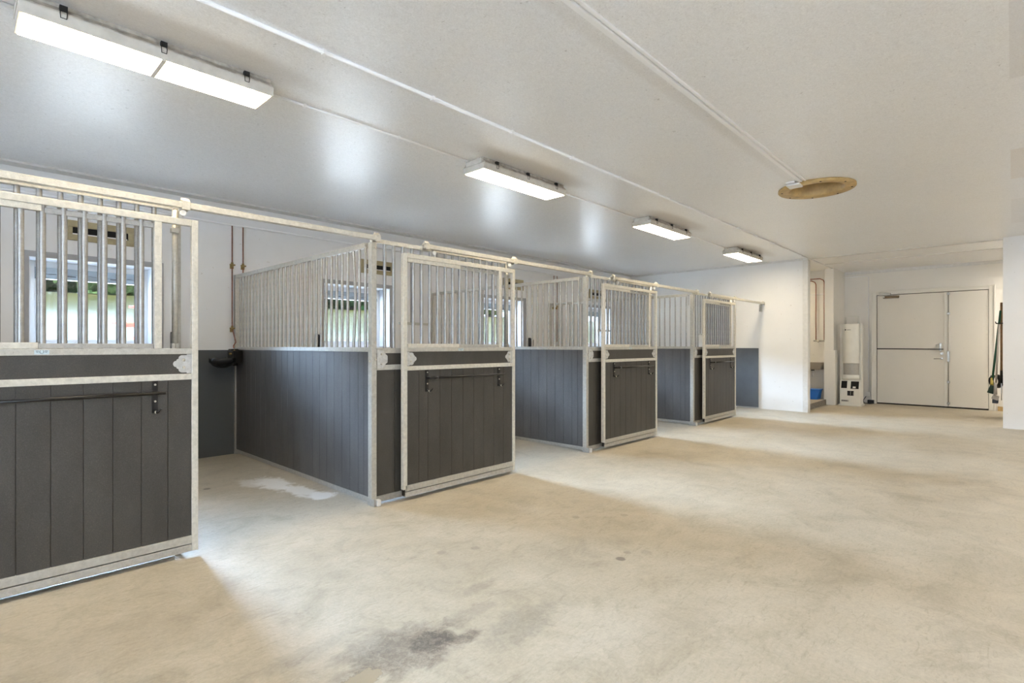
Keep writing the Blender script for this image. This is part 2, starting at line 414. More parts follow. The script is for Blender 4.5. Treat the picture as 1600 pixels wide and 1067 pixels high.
# ================================================================ the building
S(MB().box(-4.7, XE + 0.3, -3.4, YB + 0.37, -0.2, 0).build('floor', 'floor'), 'worn beige and grey concrete floor')
cb = MB().box(-4.7, XE + 0.3, -3.4, 1.565 - 0.255, H, H + 0.15).box(-4.7, XE + 0.3, 1.565 + 0.255, YB + 0.37, H, H + 0.15)
cb.box(-4.7, 6.51 - 0.255, 1.31, 1.82, H, H + 0.15).box(6.51 + 0.255, XE + 0.3, 1.31, 1.82, H, H + 0.15)
S(cb.build('ceiling', 'ceiling'), 'white painted chipboard ceiling')

# back wall with window openings
T = 0.37
wbk = MB().box(-4.7, XE + 0.3, YB, YB + T, 0, WZ[0]).box(-4.7, XE + 0.3, YB, YB + T, WZ[1], H)
xs = [-4.7] + [v for w in WX for v in w] + [XE + 0.3]
for i in range(0, len(xs), 2): wbk.box(xs[i], xs[i + 1], YB, YB + T, WZ[0], WZ[1])
S(wbk.build('wall_back', 'wall_dado'), 'white back wall with dark grey lower part behind the stalls')
S(MB().box(XF, XF + 0.12, 2.95, YB, 0, H).build('wall_far', 'wall'), 'white cross wall that closes the row of stalls')
S(MB().box(XE, XE + 0.2, -3.4, YB, 0, H).build('wall_end', 'wall_warm'), 'ivory end wall holding the double door')
S(MB().box(11.55, 11.72, -3.2, 0.114, 0, H).build('wall_right', 'wall'), 'white wall at the right edge of the picture')
S(MB().box(12.72, 13.42, -0.05, 0.06, 0, H).build('wall_corridor', 'wall_warm'), 'unseen passage wall, shortened to let lamp light by, where the tools hang')  # kept short so the added passage lamps reach the end door
S(MB().box(-4.7, -4.5, -3.4, -2.9, 0, H).box(-4.7, -4.5, 1.6, YB, 0, H).box(-4.7, -4.5, -2.9, 1.6, 2.75, H).build('wall_left', 'wall'), 'unseen wall behind the camera with a wide doorway added to admit daylight')  # opening added so daylight reaches the ceiling and far walls
pd = bpy.data.lights.new('added_doorway_portal', 'AREA'); pd.shape = 'RECTANGLE'; pd.size = 4.5; pd.size_y = 2.75; pd.cycles.is_portal = True
po = bpy.data.objects.new('added_doorway_portal', pd); COL.objects.link(po); po.location = (-4.72, -0.65, 1.375); po.rotation_euler = (PI / 2, 0, -PI / 2)
tag(MB().box(-40, -4.7, -30, 30, -0.3, -0.02).build('bounce_yard', 'gravel'), 'unseen pale yard added to bounce daylight through the added doorway', None, None, 'structure')  # unseen pale ground, added to bounce light in through the doorway
S(MB().box(-4.5, XE, -3.4, -3.2, 0, H).build('wall_front', 'wall'))
S(MB().box(13.75, 13.9, 3.08, YB, 0, H).build('wall_alcove', 'wall_warm'), 'ivory wall behind the wash basin')
S(MB().box(13.5, XE, 2.90, 3.08, 1.215, H).box(13.44, XE, 2.86, 3.08, 0, 1.215).build('wall_pillar', 'wall_warm', None, 0.004), 'white boxed pillar beside the wash alcove')
S(MB().box(-4.5, XF, 6.77, YB, H - 0.02, H).build('trim_1', 'white_trim'), 'pale batten between ceiling and back wall')
S(MB().box(XF - 0.02, XF + 0.14, 2.935, 3.03, 0, H - 0.03).build('trim_2', 'white_trim', None, 0.003), 'metal edge post at the end of the cross wall')
S(MB().box(XF - 0.025, XF, 3.87, YB, 0.03, 1.268).build('trim_3', 'grey_paint'), 'grey board on the cross wall inside the last stall')
S(MB().box(XF - 0.012, XF, 3.03, 6.77, H - 0.04, H).build('trim_4', 'white_trim'), 'thin batten on top of the cross wall')
S(MB().box(11.72, 11.80, 0.06, 2.9, H - 0.012, H).box(12.75, 12.80, 0.06, 2.9, H - 0.01, H).build('trim_5', 'white_trim'), 'joint battens on the passage ceiling')
S(MB().box(XE - 0.012, XE, 0.06, 2.9, H - 0.07, H).build('trim_6', 'white_trim'))
S(MB().box(XE - 0.02, XE, 0.06, 0.22, 0, 0.09).build('baseboard_end', 'ply'), 'short brown baseboard right of the double door')
S(MB().box(-5.0, XE + 0.6, -3.7, YB + T + 0.05, H + 0.75, H + 0.85).build('trim_7', 'roof'), 'roof deck above the ceiling')
# raised slab of the wash alcove
st = MB().box(XF + 0.12, 13.5, 3.05, YB, 0, 0.115).box(13.5, 13.75, 3.08, YB, 0, 0.115).build('trim_8', 'concrete_step')
S(st, 'raised concrete slab of the wash alcove')
S(MB().box(XF + 0.14, 13.44, 3.035, 3.05, 0.002, 0.117).build('trim_9', 'step_face'), 'dark front edge of the raised slab')  # darker strip along the slab front

# ---------------------------------------------------------------- windows
def make_window(i, x0, x1):
    w = empty('window_%d' % i, ((x0 + x1) / 2, YB, WZ[0]), 'white plastic window %s' %
              {1: 'added out of view on the left to light the ceiling', 2: 'behind the nearest sliding door', 3: 'behind the first stall partition',
               4: 'behind the second sliding door', 5: 'behind the third sliding door'}[i], None, None, 'structure')
    hx = (x1 - x0) / 2; hz = WZ[1] - WZ[0]
    # flat grey surround on the wall
    MB().box(-hx - 0.05, -hx, -0.012, 0, -0.03, hz).box(hx, hx + 0.085, -0.012, 0, -0.03, hz).box(-hx - 0.05, hx + 0.085, -0.012, 0, hz, hz + 0.055).build('casing', 'casing', w)
    # white lined reveal
    MB().box(-hx, -hx + 0.006, -0.005, 0.30, 0, hz).box(hx - 0.006, hx, -0.005, 0.30, 0, hz).box(-hx + 0.006, hx - 0.006, -0.005, 0.30, hz - 0.006, hz).build('reveal_lining', 'pvc', w)
    MB().box(-hx, hx, -0.03, 0.30, -0.02, 0.004).build('sill', 'pvc', w, 0.003)
    y0, y1 = 0.27, 0.34
    fr = MB().box(-hx, -hx + 0.065, y0, y1, 0.004, hz).box(hx - 0.065, hx, y0, y1, 0.004, hz)
    fr.box(-hx + 0.065, hx - 0.065, y0, y1, 0.004, 0.06).box(-hx + 0.065, hx - 0.065, y0, y1, hz - 0.07, hz)
    f = fr.build('frame', 'pvc', w, 0.004)
    # tilting sash head: grey stepped rails with two black vent slots
    MB().box(-hx + 0.065, hx - 0.065, y0 - 0.02, y1 - 0.01, hz - 0.135, hz - 0.07).box(-hx + 0.065, hx - 0.065, y0 - 0.035, y1 - 0.02, hz - 0.185, hz - 0.139).build('sash_head', 'pvc_grey', f, 0.003)
    MB().box(-0.22, -0.13, y0 - 0.037, y0 - 0.03, hz - 0.152, hz - 0.144).box(0.16, 0.25, y0 - 0.037, y0 - 0.03, hz - 0.152, hz - 0.144).build('vent_slot', 'black_plastic', f)
    MB().box(-hx + 0.065, -hx + 0.10, y0 + 0.01, y1 - 0.01, 0.06, hz - 0.185).box(hx - 0.10, hx - 0.065, y0 + 0.01, y1 - 0.01, 0.06, hz - 0.185).box(-hx + 0.1, hx - 0.1, y0 + 0.01, y1 - 0.01, 0.06, 0.085).build('sash', 'pvc', f, 0.003)
    MB().box(-hx + 0.09, hx - 0.09, y0 + 0.03, y0 + 0.036, 0.08, hz - 0.16).build('pane', 'glass', w)
    # light portal: tells the renderer where daylight enters
    pd = bpy.data.lights.new('window_portal', 'AREA'); pd.shape = 'RECTANGLE'; pd.size = 2 * hx; pd.size_y = hz
    pd.cycles.is_portal = True
    po = bpy.data.objects.new('window_portal', pd); COL.objects.link(po)
    po.location = ((x0 + x1) / 2, YB + T + 0.02, (WZ[0] + WZ[1]) / 2); po.rotation_euler = (-PI / 2, 0, 0)
for i, (a, b_) in enumerate(WX): make_window(i + 1, a, b_)

# air slot boards above the windows
for (x0, x1, where) in [(0.794, 1.359, 'above the nearest window'), (4.102, 4.662, 'above the second window, right of the first post'),
                        (7.07, 7.632, 'above the window seen just right of the second sliding door'), (9.835, 10.40, 'above the farthest window')]:
    v = empty('air_vent', ((x0 + x1) / 2, YB, 2.387), 'tan wooden air vent ' + where, 'vent', 'air vents above the windows')
    hx = (x1 - x0) / 2
    MB().box(-hx, hx, -0.018, 0, 0, 0.06).box(-hx, hx, -0.018, 0, 0.135, 0.201).box(-hx, -hx + 0.05, -0.018, 0, 0.06, 0.135).box(hx - 0.05, hx, -0.018, 0, 0.06, 0.135).build('board', 'vent_wood', v, 0.002)
    MB().box(-hx + 0.05, hx - 0.05, -0.003, 0, 0.06, 0.135).build('slot', 'dark', v)
    MB().box(-hx + 0.05, hx - 0.06, -0.016, -0.003, 0.060, 0.072).build('slot_lip', 'white_plastic', v)

# ================================================================ stall steelwork
BAR_R = 0.0128
def bar_proto(z0, z1, r, mat):
    o = MB().tube([(0, 0, z0), (0, 0, z1)], r, 14, False).build('bar', mat)
    return o
bar_side = bar_proto(1.300, 2.150, 0.0125, 'bar')
bar_front = bar_proto(1.295, 2.178, 0.0135, 'bar')
bar_short = bar_proto(1.52, 2.178, 0.0135, 'bar')
bar_door = bar_proto(1.332, 2.075, 0.0145, 'bar')
protos = [bar_side, bar_front, bar_short, bar_door]

def plank_panel(x0, x1, z0, z1, y0, y1, grooves, axis='x'):
    """upright boards side by side with narrow gaps, one mesh"""
    mb = MB(); g = [x0] + [q for q in sorted(grooves) if x0 + 0.01 < q < x1 - 0.01] + [x1]
    for a, b_ in zip(g[:-1], g[1:]):
        a2 = a + (0.0018 if a > x0 else 0); b2 = b_ - (0.0018 if b_ < x1 else 0)
        if axis == 'x': mb.box(a2, b2, y0, y1, z0, z1)
        else: mb.box(y0, y1, a2, b2, z0, z1)
    ym = (y0 + y1) / 2
    if axis == 'x': mb.box(x0, x1, ym - 0.002, ym + 0.002, z0, z1)
    else: mb.box(ym - 0.002, ym + 0.002, x0, x1, z0, z1)
    return mb
def plate_pts(x, z0, z1, sgn):
    """scalloped corner plate outline: straight tab then a stepped rounded point"""
    h = z1 - z0
    prof = [(0, 0), (0.026, 0), (0.026, 0.005), (0.052, 0.005), (0.061, 0.008), (0.068, 0.014), (0.071, 0.022), (0.071, 0.028), (0.077, 0.029), (0.082, 0.034), (0.083, 0.040), (0.090, 0.041), (0.096, 0.046), (0.100, 0.053), (0.101, h / 2)]
    q = prof + [(a, h - b) for a, b in prof[:-1][::-1]]
    return [(x + sgn * a, z0 + b) for a, b in q]
def corner_plate(parent, x, z0, z1, yf, sgn):
    p = MB().prism(plate_pts(x, z0, z1, sgn), 'y', yf - 0.003, yf).build('corner_plate', 'plate', parent)
    for zz in (z0 + 0.036, z1 - 0.036):
        MB().tube([(x + sgn * 0.042, yf - 0.003, zz), (x + sgn * 0.042, yf - 0.011, zz)], [0.009, 0.006], 12).build('bolt', 'bolt', p)

# ---- sliding door (local origin: right front bottom edge, on the floor)
DG = [-1.216, -1.118, -0.981, -0.846, -0.708, -0.570, -0.437, -0.300, -0.164]
def make_door():
    d = empty('sliding_door', (0, 3.75, 0))
    L = -1.385
    # frame
    fr = MB().box(L, L + 0.040, 0, 0.040, 0.095, 2.105).box(-0.036, 0, 0, 0.036, 0.03, 2.11)
    fr.box(L + 0.040, -0.036, 0.0, 0.036, 2.070, 2.11)
    fr.build('frame', 'cream', d, 0.003)
    MB().box(L + 0.040, -0.036, -0.001, 0.036, 1.268, 1.303).build('middle_rail', 'galv', d, 0.002)
    MB().box(L + 0.040, -0.036, -0.004, 0.036, 1.108, 1.145).build('lock_rail', 'cream', d, 0.002)
    MB().box(L + 0.020, -0.036, 0.0, 0.036, 0.079, 0.127).box(L + 0.02, -0.0361, 0.002, 0.036, 0.030, 0.0725).build('bottom_rail', 'galv', d, 0.002)
    # boards
    plank_panel(L + 0.040, -0.036, 0.127, 1.108, 0.012, 0.030, DG).build('board_panel', 'board', d)
    MB().box(L + 0.040, -0.036, 0.012, 0.030, 1.145, 1.268).build('upper_board', 'board', d)
    corner_plate(d, L + 0.040, 1.148, 1.266, 0.011, 1)
    corner_plate(d, -0.036, 1.148, 1.266, 0.011, -1)
    # inner stile that closes the grille
    MB().box(-0.235, -0.197, 0.001, 0.034, 1.303, 2.070).build('grille_stile', 'cream', d, 0.002)
    # fixed half of the grille
    g = MB().box(L + 0.046, L + 0.625, 0.004, 0.034, 1.304, 1.337).box(L + 0.046, L + 0.64, 0.002, 0.036, 2.036, 2.069).build('fixed_grille_rail', 'cream', d, 0.002)
    MB().box(L + 0.0445, L + 0.0465, 0.008, 0.030, 1.308, 1.333).build('open_end', 'dark', g)
    for k in range(6): like(bar_door, 'bar', (L + 0.113 + k * 0.0892, 0.019, 0), d)
    # fold-down half of the grille
    h = MB().box(L + 0.625, -0.240, 0.006, 0.034, 1.304, 1.332).box(L + 0.64, -0.240, 0.010, 0.034, 2.030, 2.060).build('hatch_rail', 'galv_dark', d, 0.003)
    for k in range(6): like(bar_door, 'bar', (L + 0.645 + k * 0.0885, 0.022, 0), d)
    # trolleys that run in the track
    for x in (-1.06, -0.09):
        t = MB().box(x - 0.012, x + 0.012, 0.016, 0.026, 2.11, 2.180).build('hanger', 'galv_dark', d)
        MB().tube([(x + 0.005, -0.006, 2.145), (x + 0.005, 0.016, 2.145)], 0.018, 16).build('wheel', 'white_plastic', t)
    # guide foot
    MB().box(L + 0.005, L + 0.036, 0.006, 0.034, 0.045, 0.095).build('guide_foot', 'black', d)
    # sticker with a small horseshoe emblem
    s = MB().box(-0.775, -0.715, -0.0035, -0.001, 1.274, 1.296).build('sticker', 'sticker', d)
    e = MB(); e.tube([(-0.745 + 0.0085 * math.sin(a), -0.0038, 1.287 - 0.0085 * math.cos(a)) for a in [-2.6 + 5.2 * k / 12 for k in range(13)]], 0.0012, 6)
    for sx in (-1, 1):
        e.box(-0.745 + sx * 0.012, -0.745 + sx * 0.024, -0.0045, -0.003, 1.289, 1.292); e.box(-0.745 + sx * 0.013, -0.745 + sx * 0.022, -0.0045, -0.003, 1.283, 1.285)
    e.build('emblem', 'ink', s)
    # blanket bar on two hooked brackets
    b = MB().tube([(-1.15, -0.045, 1.036), (-0.19, -0.045, 1.036)], 0.0095, 12).tube([(-1.10, -0.045, 1.036), (-1.05, -0.045, 1.036)], 0.013, 12).build('blanket_bar', 'black', d)
    for x in (-1.132, -0.232):
        k = MB().box(x - 0.014, x + 0.014, 0.004, 0.012, 0.915, 1.108).build('bracket', 'black', b)
        MB().box(x - 0.010, x + 0.010, -0.05, 0.006, 1.026, 1.046).tube([(x, 0.006, 0.925), (x, -0.022, 0.918), (x + 0.006, -0.045, 0.926), (x + 0.018, -0.052, 0.945)], [0.010, 0.009, 0.008, 0.008], 10).build('hook', 'black', k)
        MB().tube([(x, 0.004, 1.085), (x, -0.001, 1.085)], 0.006, 10).tube([(x, 0.004, 0.985), (x, -0.001, 0.985)], 0.006, 10).tube([(x - 0.002, -0.02, 0.922), (x - 0.002, -0.034, 0.922)], 0.009, 10).build('screw', 'bolt', k)
    return d
door_labels = ['nearest sliding stall door at the left edge of the picture, brown boards below upright bars',
               'second sliding stall door from the left, in front of the first partition corner, with black blanket bar',
               'third sliding stall door from the left, mid distance, with black blanket bar',
               'farthest and smallest sliding stall door, beside the white cross wall']
d0 = make_door()
for i, R in enumerate(DR):
    d = d0 if i == 0 else copy_tree(d0)
    d.location = (R, 3.75, 0); tag(d, door_labels[i], 'stall door', 'sliding stall doors')

# ---- fixed front panel beside each door (local origin: post centre)
def make_front():
    f = empty('stall_front_panel', (0, YF, 0))
    X1 = 1.575
    MB().box(0.027, X1, -0.018, 0.022, 2.172, 2.206).build('top_rail', 'cream', f, 0.003)
    MB().box(0.027, X1, -0.020, 0.020, 1.256, 1.299).build('middle_rail', 'galv', f, 0.002)
    MB().box(0.027, X1, -0.020, 0.020, 1.116, 1.159).build('lock_rail', 'galv', f, 0.002)
    MB().box(0.027, X1, -0.020, 0.020, 0.020, 0.070).build('bottom_rail', 'galv_dark', f, 0.002)
    plank_panel(0.027, X1, 0.070, 1.116, -0.010, 0.010, [0.205 + 0.138 * k for k in range(10)]).build('board_panel', 'board', f)
    MB().box(0.027, X1, -0.010, 0.010, 1.159, 1.256).build('upper_board', 'board', f)
    corner_plate(f, 0.027, 1.130, 1.285, -0.021, 1)
    for x in (0.114, 0.203): like(bar_front, 'bar', (x, 0, 0), f)
    for x in (0.295, 0.393, 0.493): like(bar_short, 'bar', (x, 0, 0), f)
    MB().box(0.262, 0.590, -0.012, 0.012, 1.502, 1.524).build('feed_opening_rail', 'galv', f, 0.002)
    for k in range(11): like(bar_front, 'bar', (0.593 + 0.0885 * k, 0, 0), f)
    MB().box(X1 + 0.012, X1 + 0.050, 0.004, 0.034, 0.0, 2.19).build('jamb_channel', 'galv_dark', f, 0.002)
    j = MB().tube([(X1 + 0.012, -0.012, 1.30), (X1 + 0.012, -0.012, 2.172)], 0.0165, 16).build('jamb_pipe', 'galv', f)
    MB().box(X1 - 0.010, X1 + 0.034, -0.030, 0.010, 2.030, 2.060).build('pipe_clamp', 'galv', j, 0.003)
    MB().box(X1 - 0.008, X1 + 0.032, -0.028, 0.008, 1.30, 1.335).build('pipe_socket', 'galv', j, 0.003)
    return f
fr_labels = ['fixed barred stall front behind the nearest sliding door, left edge of the picture', 'fixed barred stall front between the nearest visible post and the second sliding door',
             'fixed barred stall front beside the second post, behind the third door', 'fixed barred stall front beside the third post, behind the farthest door']
f0 = make_front()
for i, x in enumerate(PX):
    f = f0 if i == 0 else copy_tree(f0)
    f.location = (x, YF, 0); tag(f, fr_labels[i], 'stall front', 'fixed stall fronts')

# ---- posts
def make_post():
    p = empty('stall_post', (0, YF, 0))
    MB().box(-0.0245, 0.0245, -0.022, 0.034, 0.0, 2.175).build('post', 'galv', p, 0.004)
    MB().box(0.0, 0.036, -0.070, -0.024, 0.0, 0.052).build('door_guide', 'white_plastic', p, 0.004)
    MB().box(-0.026, -0.020, -0.06, 0.034, 0.0, 0.06).build('base_angle', 'galv_dark', p)
    for z in (1.345, 1.205, 2.13): MB().tube([(0.012, -0.022, z), (0.012, -0.031, z)], [0.010, 0.007], 12).build('bolt', 'bolt', p)
    for z in (1.32, 1.19): MB().tube([(-0.0245, 0.0, z), (-0.034, 0.0, z)], [0.010, 0.007], 12).build('bolt', 'bolt', p)
    return p
po_labels = ['galvanised post left of the picture carrying the nearest stall front', 'nearest visible galvanised stall post with white foot, at the first partition corner',
             'middle galvanised stall post with white foot, at the second partition corner', 'farthest galvanised stall post with white foot, at the third partition corner']
p0 = make_post()
for i, x in enumerate(PX):
    p = p0 if i == 0 else copy_tree(p0)
    p.location = (x, YF, 0); tag(p, po_labels[i], 'post', 'stall posts')

# ---- overhead door tracks (C-shaped tube with brackets)
def make_track(i, x0, x1, jx, label):
    t = empty('door_track', (x0, 3.77, 2.178), label, 'track', 'overhead door tracks')
    Ln = x1 - x0; w = 0.022
    MB().box(0, Ln, -w, w, 0.032, 0.037).box(0, Ln, -w, -w + 0.004, 0, 0.032).box(0, Ln, w - 0.004, w, 0, 0.032).box(0, Ln, -w + 0.004, -0.007, 0, 0.004).box(0, Ln, 0.007, w - 0.004, 0, 0.004).build('rail', 'cream', t, 0.0015)
    def strap(x, wd, name):
        m = MB().box(x, x + wd, -w - 0.007, -w - 0.001, -0.012, 0.045).box(x, x + wd, w + 0.001, w + 0.007, -0.012, 0.045)
        m.prism([(-w - 0.007, 0.039), (w + 0.007, 0.039), (w + 0.004, 0.047), (0.010, 0.052), (0.006, 0.064), (-0.006, 0.064), (-0.010, 0.052), (-w - 0.004, 0.047)], 'x', x, x + wd)
        m.box(x, x + wd, w + 0.001, 0.060, -0.010, 0.010)
        return m.build(name, 'cream', t, 0.0015)
    strap(0.012, 0.040, 'end_bracket'); strap(jx - x0 - 0.02, 0.046, 'jamb_bracket'); strap(x1 - x0 - 0.050, 0.042, 'post_bracket')
    return t
tl = ['cream overhead door track above the nearest sliding door, at upper left', 'cream overhead door track above the second sliding door',
      'cream overhead door track above the third sliding door', 'cream overhead door track running to the white cross wall']
for i, x in enumerate(PX):
    make_track(i, x + 0.455, (x + 3.015 + 0.012) if i < 3 else XF, x + 1.622, tl[i])
w_ = MB().box(XF - 0.09, XF, 3.795, 3.835, 2.03, 2.178).build('track_wall_bracket', 'galv_dark', None, 0.003)
tag(w_, 'small dark steel bracket under the track end on the white cross wall', 'bracket')

# ---- partitions between stalls (local origin: front post, on the floor)
def make_partition(bent=False):
    p = empty('stall_partition', (0, YF, 0))
    y0, y1 = 0.036, 3.065
    MB().box(-0.018, 0.018, y0, y1, 0.022, 0.062).build('bottom_rail', 'galv_dark', p, 0.002)
    MB().box(-0.018, 0.018, y0, y1 - 0.04, 1.268, 1.306).build('middle_rail', 'galv', p, 0.002)
    MB().box(-0.018, 0.018, y0 + 0.06, y1 - 0.04, 2.140, 2.182).build('top_rail', 'galv', p, 0.002)
    MB().box(-0.024, 0.024, y1 - 0.045, y1, 0.0, 2.182).build('wall_channel', 'galv_dark', p, 0.002)
    gr = [y0 + 0.085] + [y0 + 0.17 + 0.1385 * k for k in range(21)]
    plank_panel(y0, y1 - 0.045, 0.062, 1.268, -0.012, 0.012, gr, 'y').build('board_panel', 'board_window_lit', p)
    n = 30
    for k in range(n):
        y = y0 + 0.075 + k * 0.0968
        if bent and k == 2:
            MB().tube([(0, y, 1.30), (0.0, y - 0.012, 1.45), (0.0, y - 0.035, 1.75), (0, y - 0.012, 1.98), (0, y, 2.15)], 0.0125, 14, False).build('bar', 'bar', p)
        else: like(bar_side, 'bar', (0, y, 0), p)
    return p
pt_labels = ['barred stall partition left of the picture, behind the nearest door', 'nearest barred stall partition with boards tinted for window light and a bent bar',
             'middle barred stall partition with slate grey boards, between second and third door', 'farthest barred stall partition with slate grey boards, left of the farthest door']
pa = make_partition()
for i, x in enumerate(PX):
    if i == 0: p = pa
    elif i == 1: p = make_partition(True)
    else: p = copy_tree(pa)
    p.location = (x, YF, 0); tag(p, pt_labels[i], 'partition', 'stall partitions')
for o in protos: bpy.data.objects.remove(o)

# ---- tie chains hanging by the post tops
def make_chain():
    mb = MB()
    for k in range(9):
        z = -0.010 - k * 0.017; r = 0.010
        pts = []
        for a in range(11):
            t = a * 2 * PI / 10
            u = 0.0065 * math.cos(t); v = r * 1.1 * math.sin(t)
            pts.append((u, 0, z + v) if k % 2 else (0, u, z + v))
        mb.tube(pts, 0.0022, 6, False)
    mb.box(-0.006, 0.006, -0.006, 0.006, -0.005, 0.012)
    return mb.build('tie_chain', 'steel')
c0 = make_chain()
for i, (x, lb) in enumerate([(PX[1], 'nearest post'), (PX[2], 'middle post'), (PX[3], 'farthest post')]):
    c = c0 if i == 0 else c0.copy()
    if i: COL.objects.link(c)
    c.location = (x - 0.033, YF + 0.055, 2.145); tag(c, 'short steel tie chain hanging beside the top of the ' + lb, 'chain', 'tie chains')
    # hitch ring: the top link is hooked on this bolt of the partition rail

# ---- drinker in the corner of the first stall
dk = empty('drinking_bowl', (2.16, 6.66, 1.06), 'dark iron horse drinking bowl in the corner of the nearest open stall', 'drinker')
MB().lathe([(0.001, 0.0), (0.05, 0.004), (0.10, 0.028), (0.128, 0.062), (0.138, 0.070), (0.138, 0.115), (0.132, 0.118), (0.124, 0.112), (0.12, 0.07), (0.09, 0.03), (0.001, 0.018)], 0, 0, 40).build('bowl', 'iron', dk)
MB().box(0.10, 0.205, -0.045, 0.135, 0.055, 0.20).box(0.13, 0.212, 0.10, 0.20, 0.02, 0.22).build('bracket', 'black', dk, 0.006)
MB().tube([(0.12, 0.0, 0.13), (0.12, 0.0, 0.20)], 0.016, 12).tube([(0.08, 0.0, 0.165), (0.17, 0.03, 0.165)], 0.012, 12).tube([(0.10, 0.05, 0.17), (0.15, 0.05, 0.21), (0.17, 0.05, 0.17)], 0.006, 8).build('valve', 'brass', dk)

# ---- copper pipes
def pipe(name, pts, r, label, group, valves=(), mat='copper'):
    o = MB().tube(pts, r, 10).build(name, mat); tag(o, label, 'pipe', group)
    for v in valves:
        x, y, z = v
        MB().tube([(x - 0.03, y - 0.012, z), (x + 0.03, y - 0.012, z)], 0.009, 10).tube([(x, y, z - 0.03), (x, y, z + 0.03)], 0.014, 10).box(x - 0.018, x + 0.018, y, y + 0.025, z - 0.045, z - 0.005).build('valve', 'brass', o)
    return o
yp = YB - 0.028
pipe('water_pipe', [(2.345, yp, 2.775), (2.345, yp, 1.52), (2.348, yp - 0.03, 1.48), (2.335, yp - 0.15, 1.36), (2.305, 6.73, 1.32), (2.295, 6.69, 1.292)], 0.0068,
     'thin copper pipe running down the wall to the drinking bowl', 'copper pipes', [(2.345, yp, 2.30), (2.345, yp, 1.53)])
pipe('water_pipe', [(2.470, yp, 2.775), (2.470, yp, 1.40)], 0.0068, 'thin copper pipe just right of the nearest partition, upper wall', 'copper pipes', [(2.470, yp, 2.30)])
pipe('water_pipe', [(8.555, yp, 2.775), (8.555, yp, 1.40)], 0.0068, 'left thin copper pipe seen through the middle partition bars', 'copper pipes', [(8.555, yp, 2.12)])
pipe('water_pipe', [(8.66, yp, 2.775), (8.66, yp, 1.40)], 0.0068, 'right thin copper pipe seen through the middle partition bars', 'copper pipes', [(8.66, yp, 2.12)])
tag(MB().tube([(-4.4, yp, 2.80), (8.75, yp, 2.775)], 0.012, 10).build('supply_pipe', 'conduit'), 'long white water pipe along the upper back wall behind the tracks', 'pipe')

# ---- black holders on the back wall
for (x, lb) in [(1.733, 'right of the nearest window'), (3.44, 'left of the second window, behind partition bars'), (7.82, 'right of the third window, behind the middle partition')]:
    h = empty('lick_holder', (x, YB, 1.285), 'black lick holder on the wall ' + lb, 'holder', 'salt lick holders')
    MB().box(-0.03, 0.03, -0.008, 0, 0, 0.19).build('back_plate', 'black_plastic', h)
    for s_ in (-1, 1): MB().prism([(-0.008, 0), (-0.075, 0), (-0.085, 0.05), (-0.085, 0.14), (-0.06, 0.18), (-0.008, 0.18)], 'x', s_ * 0.03 - 0.004, s_ * 0.03 + 0.004).build('side_cheek', 'black_plastic', h)
    MB().box(-0.026, 0.026, -0.075, -0.008, 0, 0.01).build('shelf', 'black_plastic', h)

# ================================================================ ceiling fittings
def make_lamp():
    l = empty('ceiling_lamp', (0, 3.625, H))
    MB().prism([(-0.115, 0), (-0.115, -0.02), (-0.148, -0.052), (-0.148, -0.060), (0.148, -0.060), (0.148, -0.052), (0.115, -0.02), (0.115, 0)], 'x', -0.60, 0.60).build('housing', 'lamp_dirt', l, 0.002)
    MB().prism([(-0.150, -0.058), (-0.150, -0.066), (-0.134, -0.112), (0.134, -0.112), (0.150, -0.066), (0.150, -0.058)], 'x', -0.608, 0.608).build('cover', 'lamp_body', l, 0.003)
    MB().box(-0.011, 0.011, -0.128, 0.128, -0.1185, -0.111).build('divider', 'lamp_body', l)
    for a, b_ in ((-0.594, -0.011), (0.011, 0.594)):
        MB().box(a, b_, -0.126, 0.126, -0.116, -0.111).build('diffuser', 'diffuser', l)
    for x in (-0.44, -0.005, 0.44):
        for s_ in (-1, 1):
            MB().tube([(x - 0.012, s_ * 0.138, -0.020), (x - 0.014, s_ * 0.152, -0.060), (x - 0.012, s_ * 0.150, -0.082), (x + 0.012, s_ * 0.150, -0.082), (x + 0.014, s_ * 0.152, -0.060), (x + 0.012, s_ * 0.138, -0.020)], 0.0022, 6).box(x - 0.016, x + 0.016, s_ * 0.140 - 0.012, s_ * 0.140 + 0.012, -0.045, -0.018).build('clip', 'dark', l)
    for s_ in (-1, 1): MB().box(s_ * 0.604 - 0.006, s_ * 0.604 + 0.006, -0.10, 0.10, -0.055, -0.012).build('end_cap', 'lamp_body', l)
    return l
l0 = make_lamp()
ll = ['nearest fluorescent ceiling lamp, at upper left', 'second fluorescent ceiling lamp from the left', 'third fluorescent ceiling lamp from the left', 'farthest and smallest fluorescent ceiling lamp']
lamps = [(0.83, 3.625, ll[0]), (3.935, 3.635, ll[1]), (6.985, 3.635, ll[2]), (10.03, 3.61, ll[3])]
k0 = 'unseen fluorescent ceiling lamp added to brighten the room and passage'
hidden = [(12.4, -0.8), (13.85, -0.8), (-2.2, 3.625), (-2.2, -1.3), (0.83, -1.3), (3.935, -1.3), (6.985, -1.3), (10.0, -1.3)]  # unseen lamps, added to brighten room and passage
for i, (x, y, lb) in enumerate(lamps + [(x, y, k0) for x, y in hidden]):
    l = l0 if i == 0 else copy_tree(l0)
    if i >= 4:
        for ch in l.children:
            if ch.name.startswith('diffuser'): ch.material_slots[0].link = 'OBJECT'; ch.material_slots[0].material = M['diffuser_added']
    l.location = (x, y, H); tag(l, lb, 'lamp', 'ceiling lamps over the stall fronts' if i < 4 else 'added unseen ceiling lamps')
l = copy_tree(l0); l.location = (12.9, -0.0, H)
bpy.data.objects.remove(l) if False else None
l.location = (13.1, 4.6, H); l.rotation_euler = (0, 0, PI / 2); tag(l, 'unseen fluorescent ceiling lamp added for light inside the wash alcove', 'lamp', 'added unseen ceiling lamps')  # unseen alcove lamp, added for brightness

